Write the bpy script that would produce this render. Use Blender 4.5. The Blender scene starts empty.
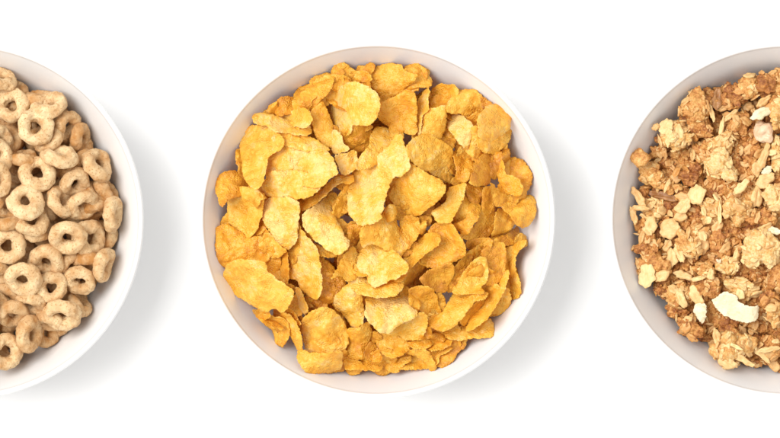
import bpy, math, random
import numpy as np
from mathutils import Vector, Matrix
from mathutils.geometry import delaunay_2d_cdt

random.seed(11)
RS = np.random.RandomState(5)
S = 0.00037            # metres per unit (bowl radius 177 units = 6.5 cm)
TABLE = -118.0         # table height below the bowl rims, in units
K = 1 / 4.977
scene = bpy.context.scene
col = scene.collection

def W(x, y, z):        # plan position (x to the east, y to the south), height over the rim plane
    return ((x - 390) * S, (219 - y) * S, (z - TABLE) * S)

# ------------------------------------------------------------------ noise
def _h(ix, iy, iz, s):
    n = (ix * 374761393 + iy * 668265263 + iz * 2147483647 + s * 1274126177) & 0xffffffff
    n = ((n ^ (n >> 13)) * 1274126177) & 0xffffffff
    n = (n ^ (n >> 16)) & 0xffffffff
    return n / 4294967295.0
def vnoise(p, s=0):
    p = np.asarray(p, float)
    i = np.floor(p).astype(np.int64); f = p - i; f = f * f * (3 - 2 * f)
    r = 0
    for a in (0, 1):
        for b in (0, 1):
            for c in (0, 1):
                w = (f[:, 0] if a else 1 - f[:, 0]) * (f[:, 1] if b else 1 - f[:, 1]) * (f[:, 2] if c else 1 - f[:, 2])
                r = r + w * _h(i[:, 0] + a, i[:, 1] + b, i[:, 2] + c, s)
    return r * 2 - 1
def fbm(p, s=0, o=4, g=.5):
    r = 0; a = 1
    for k in range(o):
        r = r + a * vnoise(p * 2 ** k + 17.3 * k, s + k); a *= g
    return r

# ------------------------------------------------------------------ materials
def nodes(name):
    m = bpy.data.materials.new(name); m.use_nodes = True
    nt = m.node_tree
    b = nt.nodes['Principled BSDF']
    return m, nt, b
def N(nt, t, **kw):
    n = nt.nodes.new(t)
    for k, v in kw.items(): setattr(n, k, v)
    return n
def noise(nt, vec, scale, detail=4, rough=.55):
    n = N(nt, 'ShaderNodeTexNoise'); n.inputs['Scale'].default_value = scale
    n.inputs['Detail'].default_value = detail; n.inputs['Roughness'].default_value = rough
    nt.links.new(vec, n.inputs['Vector']); return n.outputs['Fac']
def maprange(nt, v, a, b, c, d):
    n = N(nt, 'ShaderNodeMapRange'); nt.links.new(v, n.inputs[0])
    for i, x in enumerate((a, b, c, d)): n.inputs[i + 1].default_value = x
    return n.outputs[0]
def mix(nt, f, a, b):
    n = N(nt, 'ShaderNodeMix', data_type='RGBA')
    if isinstance(f, (int, float)): n.inputs[0].default_value = f
    else: nt.links.new(f, n.inputs[0])
    for s, v in ((6, a), (7, b)):
        if isinstance(v, tuple): n.inputs[s].default_value = (*v, 1)
        else: nt.links.new(v, n.inputs[s])
    return n.outputs[2]
def math_(nt, op, a, b, clamp=False):
    n = N(nt, 'ShaderNodeMath', operation=op, use_clamp=clamp)
    for i, v in enumerate((a, b)):
        if isinstance(v, (int, float)): n.inputs[i].default_value = v
        else: nt.links.new(v, n.inputs[i])
    return n.outputs[0]
def coords(nt):
    tc = N(nt, 'ShaderNodeTexCoord'); oi = N(nt, 'ShaderNodeObjectInfo')
    ad = N(nt, 'ShaderNodeVectorMath', operation='ADD')
    sc = N(nt, 'ShaderNodeVectorMath', operation='SCALE'); sc.inputs[0].default_value = (1, .7, .3)
    nt.links.new(oi.outputs['Random'], sc.inputs['Scale'])
    nt.links.new(tc.outputs['Object'], ad.inputs[0]); nt.links.new(sc.outputs[0], ad.inputs[1])
    sp = N(nt, 'ShaderNodeSeparateColor'); nt.links.new(oi.outputs['Color'], sp.inputs[0])
    return ad.outputs[0], sp.outputs[0]      # texture vector, tone of the thing (own colour, partly painted light and shade)
def bump(nt, bsdf, h, dist, strength=1.0, chain=None):
    n = N(nt, 'ShaderNodeBump'); n.inputs['Distance'].default_value = dist; n.inputs['Strength'].default_value = strength
    nt.links.new(h, n.inputs['Height'])
    if chain is not None: nt.links.new(chain, n.inputs['Normal'])
    nt.links.new(n.outputs[0], bsdf.inputs['Normal']); return n.outputs[0]
def sss(b, w, rad, scale):
    b.inputs['Subsurface Weight'].default_value = w
    b.inputs['Subsurface Radius'].default_value = rad
    b.inputs['Subsurface Scale'].default_value = scale

def mat_flake():
    m, nt, b = nodes('corn_flake_crust')
    v, tone = coords(nt)
    n1 = noise(nt, v, 1 / (16 * S), 3); n2 = noise(nt, v, 1 / (3.2 * S), 3, .6); n3 = noise(nt, v, 1 / (1.0 * S), 2)
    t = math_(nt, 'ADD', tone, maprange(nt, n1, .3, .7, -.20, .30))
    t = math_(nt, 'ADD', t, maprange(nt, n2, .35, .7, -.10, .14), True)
    r = N(nt, 'ShaderNodeValToRGB'); nt.links.new(t, r.inputs[0])
    e = r.color_ramp.elements
    e[0].position = .05; e[0].color = (.54, .20, .022, 1)
    e[1].position = 1; e[1].color = (.96, .67, .22, 1)
    for p, c in ((.33, (.76, .33, .030)), (.56, (.90, .455, .040)), (.82, (.95, .575, .088))):
        x = r.color_ramp.elements.new(p); x.color = (*c, 1)
    nt.links.new(r.outputs[0], b.inputs['Base Color'])
    b.inputs['Roughness'].default_value = .31
    b.inputs['Specular IOR Level'].default_value = .5
    sss(b, 0, (1, .45, .1), 4 * S)
    vo = N(nt, 'ShaderNodeTexVoronoi', feature='SMOOTH_F1'); vo.inputs['Scale'].default_value = 1 / (1.75 * S)
    vo.inputs['Smoothness'].default_value = .4; nt.links.new(v, vo.inputs['Vector'])
    h = maprange(nt, vo.outputs['Distance'], 0, .7, 1, 0)
    mask = maprange(nt, noise(nt, v, 1 / (12 * S), 2), .42, .62, .25, 1)
    h = math_(nt, 'MULTIPLY', h, mask)
    c = bump(nt, b, h, 1.2 * S, .75)
    c = bump(nt, b, n3, .8 * S, .6, c)
    tr = N(nt, 'ShaderNodeBsdfTranslucent'); nt.links.new(c, tr.inputs['Normal'])
    nt.links.new(mix(nt, .5, r.outputs[0], (.95, .42, .04)), tr.inputs['Color'])
    mx = N(nt, 'ShaderNodeMixShader'); mx.inputs[0].default_value = .24
    nt.links.new(b.outputs[0], mx.inputs[1]); nt.links.new(tr.outputs[0], mx.inputs[2])
    nt.links.new(mx.outputs[0], nt.nodes['Material Output'].inputs['Surface'])
    return m
def mat_ring():
    m, nt, b = nodes('toasted_oat_crust')
    v, tone = coords(nt)
    n1 = noise(nt, v, 1 / (11 * S), 3); n2 = noise(nt, v, 1 / (2.2 * S), 3, .6); n3 = noise(nt, v, 1 / (.8 * S), 2)
    t = math_(nt, 'ADD', tone, maprange(nt, n1, .3, .7, -.45, .32), True)
    base = mix(nt, t, (.56, .26, .075), (.90, .67, .38))
    sp = maprange(nt, n2, .55, .66, 0, .75)
    base = mix(nt, sp, base, (.47, .22, .065))
    nt.links.new(base, b.inputs['Base Color'])
    b.inputs['Roughness'].default_value = .55; b.inputs['Specular IOR Level'].default_value = .3
    sss(b, .08, (1, .6, .3), 3 * S)
    c = bump(nt, b, n2, 1.5 * S, .6)
    bump(nt, b, n3, 1.3 * S, 1, c)
    return m
def mat_crumb():
    m, nt, b = nodes('baked_crumb')
    v, tone = coords(nt)
    n1 = noise(nt, v, 1 / (9 * S), 3); n2 = noise(nt, v, 1 / (2.4 * S), 4, .65); n3 = noise(nt, v, 1 / (.9 * S), 2)
    t = math_(nt, 'ADD', tone, maprange(nt, n1, .3, .7, -.25, .25))
    t = math_(nt, 'ADD', t, maprange(nt, n2, .35, .65, -.2, .25), True)
    r = N(nt, 'ShaderNodeValToRGB'); nt.links.new(t, r.inputs[0])
    e = r.color_ramp.elements
    e[0].position = .0; e[0].color = (.27, .085, .022, 1); e[1].position = 1; e[1].color = (.82, .585, .28, 1)
    for p, c in ((.35, (.54, .225, .055)), (.7, (.72, .40, .125))):
        x = r.color_ramp.elements.new(p); x.color = (*c, 1)
    nt.links.new(r.outputs[0], b.inputs['Base Color'])
    b.inputs['Roughness'].default_value = .45; b.inputs['Specular IOR Level'].default_value = .4
    sss(b, .15, (1, .5, .2), 4 * S)
    c = bump(nt, b, n2, 2.0 * S, .7)
    bump(nt, b, n3, .6 * S, .7, c)
    return m
def mat_oat():
    m, nt, b = nodes('rolled_oat')
    v, tone = coords(nt)
    n1 = noise(nt, v, 1 / (7 * S), 3); n2 = noise(nt, v, 1 / (1.5 * S), 3)
    t = math_(nt, 'ADD', tone, maprange(nt, n1, .3, .7, -.25, .2), True)
    base = mix(nt, t, (.56, .255, .065), (.82, .59, .28))
    nt.links.new(base, b.inputs['Base Color'])
    b.inputs['Roughness'].default_value = .45; b.inputs['Specular IOR Level'].default_value = .4
    sss(b, .2, (1, .6, .3), 3 * S)
    bump(nt, b, n2, .6 * S, .6)
    return m
def mat_nut(name, c1, c2):
    m, nt, b = nodes(name)
    v, tone = coords(nt)
    n1 = noise(nt, v, 1 / (9 * S), 3); n2 = noise(nt, v, 1 / (1.6 * S), 3)
    base = mix(nt, maprange(nt, n1, .35, .65, 0, 1), c1, c2)
    n4 = noise(nt, v, 1 / (4.5 * S), 4, .6)
    nt.links.new(mix(nt, maprange(nt, n4, .56, .70, 0, .55), base, tuple(x * k for x, k in zip(c1, (.8, .62, .4)))), b.inputs['Base Color'])
    b.inputs['Roughness'].default_value = .4
    sss(b, .2, (1, .8, .5), 4 * S)
    c = bump(nt, b, n4, 1.5 * S, .5)
    bump(nt, b, n2, .6 * S, .6, c)
    return m
M_flake, M_ring, M_crumb, M_oat = mat_flake(), mat_ring(), mat_crumb(), mat_oat()
M_white = mat_nut('blanched_almond', (.72, .62, .40), (.77, .68, .48))
M_green = mat_nut('coconut_flesh', (.66, .58, .36), (.74, .67, .46))
M_pink = mat_nut('peanut', (.66, .42, .25), (.74, .56, .38))
M_brown = mat_nut('nut_skin', (.26, .105, .028), (.46, .22, .07))

def mat_bowl():
    m, nt, b = nodes('white_porcelain')
    tc = N(nt, 'ShaderNodeTexCoord')
    n = noise(nt, tc.outputs['Object'], 30, 3)
    nt.links.new(mix(nt, n, (.745, .745, .742), (.76, .76, .757)), b.inputs['Base Color'])
    b.inputs['Roughness'].default_value = .28; b.inputs['Specular IOR Level'].default_value = .4
    sss(b, .1, (1, 1, 1), .002)
    return m
def mat_table():
    m, nt, b = nodes('white_tabletop')
    tc = N(nt, 'ShaderNodeTexCoord')
    n = noise(nt, tc.outputs['Object'], 14, 4)
    nt.links.new(mix(nt, n, (.89, .89, .89), (.905, .905, .905)), b.inputs['Base Color'])
    b.inputs['Roughness'].default_value = .55; b.inputs['Specular IOR Level'].default_value = .2
    return m
M_bowl, M_table = mat_bowl(), mat_table()

# ------------------------------------------------------------------ mesh helpers
def mesh(name, v, f, mat, smooth=True):
    me = bpy.data.meshes.new(name)
    me.from_pydata([tuple(map(float, p)) for p in v], [], [tuple(int(i) for i in q) for q in f])
    me.materials.append(mat)
    if smooth: me.polygons.foreach_set('use_smooth', [True] * len(me.polygons))
    me.update(); return me
def obj(name, me, loc=(0, 0, 0), parent=None, tone=None):
    o = bpy.data.objects.new(name, me); col.objects.link(o); o.location = loc
    if parent is not None: o.parent = parent
    if tone is not None: o.color = (tone, tone, tone, 1)
    return o
def tag(o, label, cat, group=None):
    o['label'] = label; o['category'] = cat
    if group: o['group'] = group

# ------------------------------------------------------------------ bowls
PROF = [(0, -104), (40, -103), (76, -98), (108, -87), (130, -71), (145, -54), (155, -36), (165, -18), (172.8, -4)]
_pz = np.array([p[1] for p in PROF]); _pr = np.array([p[0] for p in PROF])
def wall_z(r): return np.interp(r, _pr, _pz, right=30)
def catmull(P, n):
    P = np.asarray(P, float); out = []
    for i in range(len(P) - 1):
        a, b, c, d = P[max(i - 1, 0)], P[i], P[i + 1], P[min(i + 2, len(P) - 1)]
        for t in np.arange(n) / n:
            out.append(.5 * ((2 * b) + (c - a) * t + (2 * a - 5 * b + 4 * c - d) * t * t + (3 * b - a - 3 * c + d) * t ** 3))
    out.append(P[-1]); return np.array(out)
def make_bowl(cx, cy, label):
    inner = catmull(PROF, 6)
    lip = catmull([(172.8, -4), (173.9, -1.2), (175.8, 0), (177.8, -1.4), (178.6, -5)], 6)[1:]
    outer = catmull([(178.6, -5), (174.5, -16), (167, -38), (157, -59), (141, -80), (117, -98), (90, -107), (78, -109), (76, -117), (72, -118), (69, -117), (67, -111), (40, -110), (0, -110)], 5)[1:]
    prof = np.vstack([inner, lip, outer]); prof[:, 1] -= TABLE
    n = 192; v = [(0, 0, prof[0][1] * S)]; f = []
    for r, z in prof[1:-1]:
        for k in range(n):
            a = 2 * math.pi * k / n
            w = 1 + .0012 * math.sin(2 * a + cx) + .0008 * math.sin(3 * a)
            v.append((r * w * S * math.cos(a), r * w * S * math.sin(a), z * S))
    v.append((0, 0, prof[-1][1] * S)); m = len(prof) - 2
    for k in range(n):
        k2 = (k + 1) % n
        f.append((0, 1 + k, 1 + k2))
        for j in range(m - 1):
            f.append((1 + j * n + k, 1 + (j + 1) * n + k, 1 + (j + 1) * n + k2, 1 + j * n + k2))
        f.append((1 + (m - 1) * n + k, len(v) - 1, 1 + (m - 1) * n + k2))
    x, y, _ = W(cx, cy, 0)
    o = obj('cereal_bowl', mesh('cereal_bowl', v, f, M_bowl), (x, y, 0))
    tag(o, label, 'bowl', 'white cereal bowls in a row')
    return o
CB, LB, RB = (377, 220), (-35, 220.5), (787, 220)
make_bowl(*CB, 'white porcelain bowl full of cornflakes, whole in view between two cropped bowls')
make_bowl(*LB, 'white porcelain bowl of toasted oat rings, cut off by the picture edge')
make_bowl(*RB, 'white porcelain bowl of granola clusters, cut off by the picture edge')

# ------------------------------------------------------------------ resting: each piece settles on what lies under it
class Heap:
    G = 440
    def __init__(s, c, top, edge, redge, p=2.2):
        s.c = c; s.top, s.edge, s.re, s.p = top, edge, redge, p
        ii = np.arange(s.G) - s.G / 2
        X, Y = np.meshgrid(ii, ii)
        s.H = wall_z(np.hypot(X, Y))
        s.R = np.hypot(X, Y)
        d = s.top - (s.top - s.edge) * np.minimum(s.R / redge, 1.1) ** p
        s.D = d; s.Z = np.full(s.G * s.G, -1e9); s.I = np.full(s.G * s.G, -1); s.n = -1; s.objs = {}
    def own(s, o): s.objs[s.n] = o
    def gap(s, depth, rmax, rs, test=None):
        """a random spot where the heap still lies more than depth under its dome"""
        m = (s.H < s.D - depth) & (s.R < rmax)
        if test is not None: m &= test
        q = np.argwhere(m)
        if not len(q): return None
        iy, ix = q[rs.randint(len(q))]
        return s.c[0] + ix - s.G / 2, s.c[1] + iy - s.G / 2
    def dome(s, x, y):
        r = math.hypot(x - s.c[0], y - s.c[1]) / s.re
        return s.top - (s.top - s.edge) * min(r, 1.1) ** s.p
    def slope(s, x, y):
        e = 4
        return ((s.dome(x + e, y) - s.dome(x - e, y)) / 2 / e, (s.dome(x, y + e) - s.dome(x, y - e)) / 2 / e)
    def drop(s, P, q=88, clampd=None, ref=None, limit=None):
        """P: points (x, y, z) in units; returns dz so that the piece rests, and writes it in."""
        ix = np.clip((P[:, 0] - s.c[0] + s.G / 2).round().astype(int), 0, s.G - 1)
        iy = np.clip((P[:, 1] - s.c[1] + s.G / 2).round().astype(int), 0, s.G - 1)
        key = iy * s.G + ix
        lo = np.full(s.G * s.G, 1e9); hi = np.full(s.G * s.G, -1e9)
        np.minimum.at(lo, key, P[:, 2]); np.maximum.at(hi, key, P[:, 2])
        k = np.unique(key); Hf = s.H.ravel()
        dz = np.percentile(Hf[k] - lo[k], q)
        r = np.hypot((k % s.G) - s.G / 2, (k // s.G) - s.G / 2)
        wall = (wall_z(r + 2) - lo[k])
        if clampd:
            x, y = ref
            d = s.dome(x, y)
            dz = min(max(dz, d + clampd[0]), d + clampd[1])
        dz = max(dz, np.percentile(wall[r < 173], 96) if (r < 168).any() else dz)
        mid = P.mean(0); dz = min(dz, s.dome(mid[0], mid[1]) + 24 - mid[2])
        if limit is not None and dz > limit: return None
        Hf[k] = np.maximum(Hf[k], hi[k] + dz)
        s.n += 1; t = k[hi[k] + dz > s.Z[k]]; s.Z[t] = hi[t] + dz; s.I[t] = s.n
        s.H = Hf.reshape(s.G, s.G)
        return dz

TILE = {}
for r_, y_ in (('A', 55), ('B', 130), ('C', 210), ('D', 290)):
    for c_, x_ in (('1', 200), ('2', 300), ('3', 400)): TILE[r_ + c_] = (x_, y_)
for i, y_ in enumerate((60, 140, 220, 300)): TILE['R%d' % (i + 1)] = (0, y_)
for i, y_ in enumerate((60, 140, 220, 290)): TILE['G%d' % (i + 1)] = (624, y_)
def px(t, x, y): return TILE[t][0] + x * K, TILE[t][1] + y * K

# ------------------------------------------------------------------ labels: description + where in its bowl
HOURS = 'twelve one two three four five six seven eight nine ten eleven'.split()
used = {}
def place(x, y, c, R=177):
    dx, dy = x - c[0], y - c[1]; r = math.hypot(dx, dy)
    h = HOURS[int(round((math.degrees(math.atan2(dx, -dy)) % 360) / 30)) % 12]
    z = 'in the middle' if r < 28 else 'close round the middle' if r < 68 else 'halfway out' if r < 112 else 'well out' if r < 140 else 'by the bowl wall'
    return z if r < 28 else z + " at %s o'clock" % h
def _n(s): return len(s.replace('-', ' ').split())
def label_all(items, c, cat, group):
    """items: (object, description, x, y, size)"""
    d = {}
    for it in items: d.setdefault(it[1] + ' ' + place(it[2], it[3], c), []).append(it)
    for l, g in d.items():
        g.sort(key=lambda i: -i[4])
        words = [''] if len(g) == 1 else [', the larger', ', the smaller'] if len(g) == 2 else [', the largest', ', the middling one', ', the smallest', ', the tiniest']
        for w, it in zip(words, g): tag(it[0], l + w, cat, group)

# ------------------------------------------------------------------ corn flakes
def smooth_poly(P, jag, seed):
    P = np.asarray(P, float); n = len(P); out = []
    for i in range(n):
        a, b, c, d = P[i - 1], P[i], P[(i + 1) % n], P[(i + 2) % n]
        L = np.hypot(*(c - b)); m = max(2, int(L / .85))
        for t in np.arange(m) / m:
            out.append(.5 * ((2 * b) + (c - a) * t + (2 * a - 5 * b + 4 * c - d) * t * t + (3 * b - a - 3 * c + d) * t ** 3))
    Q = np.array(out)
    T = np.roll(Q, -1, 0) - np.roll(Q, 1, 0); T /= np.linalg.norm(T, axis=1)[:, None] + 1e-9
    Nn = np.stack([T[:, 1], -T[:, 0]], 1)
    q = np.c_[Q, np.zeros(len(Q))]
    d = jag * (.9 * vnoise(q / 5.5, seed) + .75 * vnoise(q / 2.3, seed + 3) + .75 * vnoise(q / 1.1, seed + 5))
    return Q + Nn * d[:, None]
def inside(P, Q):
    x, y = P[:, 0], P[:, 1]; r = np.zeros(len(P), bool); j = len(Q) - 1
    for i in range(len(Q)):
        xi, yi = Q[i]; xj, yj = Q[j]
        if yi != yj:
            r ^= ((yi > y) != (yj > y)) & (x < (xj - xi) * (y - yi) / (yj - yi) + xi)
        j = i
    return r
def flake_geo(poly, seed, sl, curl, jag=.9, thick=1.25, blister=1.0, step=1.15):
    """poly: outline around (0,0) in units (y south). Returns verts (x east, y south, z), faces"""
    rs = np.random.RandomState(seed)
    Q = smooth_poly(poly, jag, seed)
    lo, hi = Q.min(0), Q.max(0)
    gx, gy = np.meshgrid(np.arange(lo[0], hi[0], step), np.arange(lo[1], hi[1], step))
    gx = gx + (np.arange(gx.shape[0]) % 2)[:, None] * step * .5
    P = np.c_[gx.ravel(), gy.ravel()] + rs.uniform(-.25, .25, (gx.size, 2))
    P = P[inside(P, Q)]
    if len(P):
        dm = np.sqrt(((P[:, None] - Q[None]) ** 2).sum(2).min(1)); P = P[dm > .6]
    nb = len(Q)
    pts = [Vector(p) for p in Q] + [Vector(p) for p in P]
    vo, _, fo, _, _, _ = delaunay_2d_cdt(pts, [], [list(range(nb))], 1, 1e-4)
    V = np.array([tuple(p) for p in vo])
    F = [tuple(t) for t in fo]
    edge = {}
    for t in F:
        for i in range(3):
            e = (t[i], t[(i + 1) % 3]); edge[e] = 1
    bnd = [e for e in edge if (e[1], e[0]) not in edge]
    d = np.sqrt(((V[:, None] - Q[None, ::2]) ** 2).sum(2).min(1))
    size = math.sqrt(max(1, (hi - lo).prod()))
    # blisters
    A = (hi - lo).prod(); nbp = max(6, int(A / 6))
    C = rs.uniform(lo, hi, (nbp, 2)); rad = .9 + 2.6 * rs.uniform(0, 1, nbp) ** 2; amp = rs.uniform(.1, 1, nbp) ** 1.4 * rad * .5
    D2 = ((V[:, None] - C[None]) ** 2).sum(2)
    bl = (amp[None] * np.exp(-D2 / (rad ** 2)[None])).max(1) * 1.2
    e = np.clip(d / 2.5, 0, 1)
    q3 = np.c_[V, np.full(len(V), seed * 7.1)]
    z = sl[0] * V[:, 0] + sl[1] * V[:, 1]
    ca, ck = curl
    u = V[:, 0] * math.cos(ca) + V[:, 1] * math.sin(ca)
    u2 = -V[:, 0] * math.sin(ca) + V[:, 1] * math.cos(ca)
    z = z + ck * (u / (size * .5)) ** 2 + .25 * abs(ck) * (u2 / (size * .5)) ** 2
    z = z + size * .10 * vnoise(q3 / (size * .36), seed) + 1.5 * vnoise(q3 / 8.0, seed + 1) + .5 * vnoise(q3 / 3.0, seed + 2)
    z = z + 1.5 * blister * bl * (.35 + .65 * e)
    z = z + .9 * (1 - np.clip(d / 4, 0, 1)) * vnoise(q3 / 6, seed + 9)
    z = z - .15 * (1 - e) ** 2
    th = thick * (.55 + .45 * e) * math.sqrt(1 + sl[0] ** 2 + sl[1] ** 2)
    n = len(V)
    top = np.c_[V, z]; bot = np.c_[V, z - th]
    vv = np.vstack([top, bot]); ff = [t for t in F] + [(t[2] + n, t[1] + n, t[0] + n) for t in F]
    ff += [(b, a, a + n, b + n) for a, b in bnd]
    return vv, ff
def to_world_mesh(name, vv, ff, mat):
    """y south -> north flips the winding"""
    v = vv * S; v = v * np.array([1, -1, 1])
    # first face normal test is needless: outline order may be either way
    me = mesh(name, v, [t[::-1] for t in ff], mat)
    import bmesh
    bm = bmesh.new(); bm.from_mesh(me); bmesh.ops.recalc_face_normals(bm, faces=bm.faces); bm.to_mesh(me); bm.free()
    me.polygons.foreach_set('use_smooth', [True] * len(me.polygons))
    return me

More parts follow.
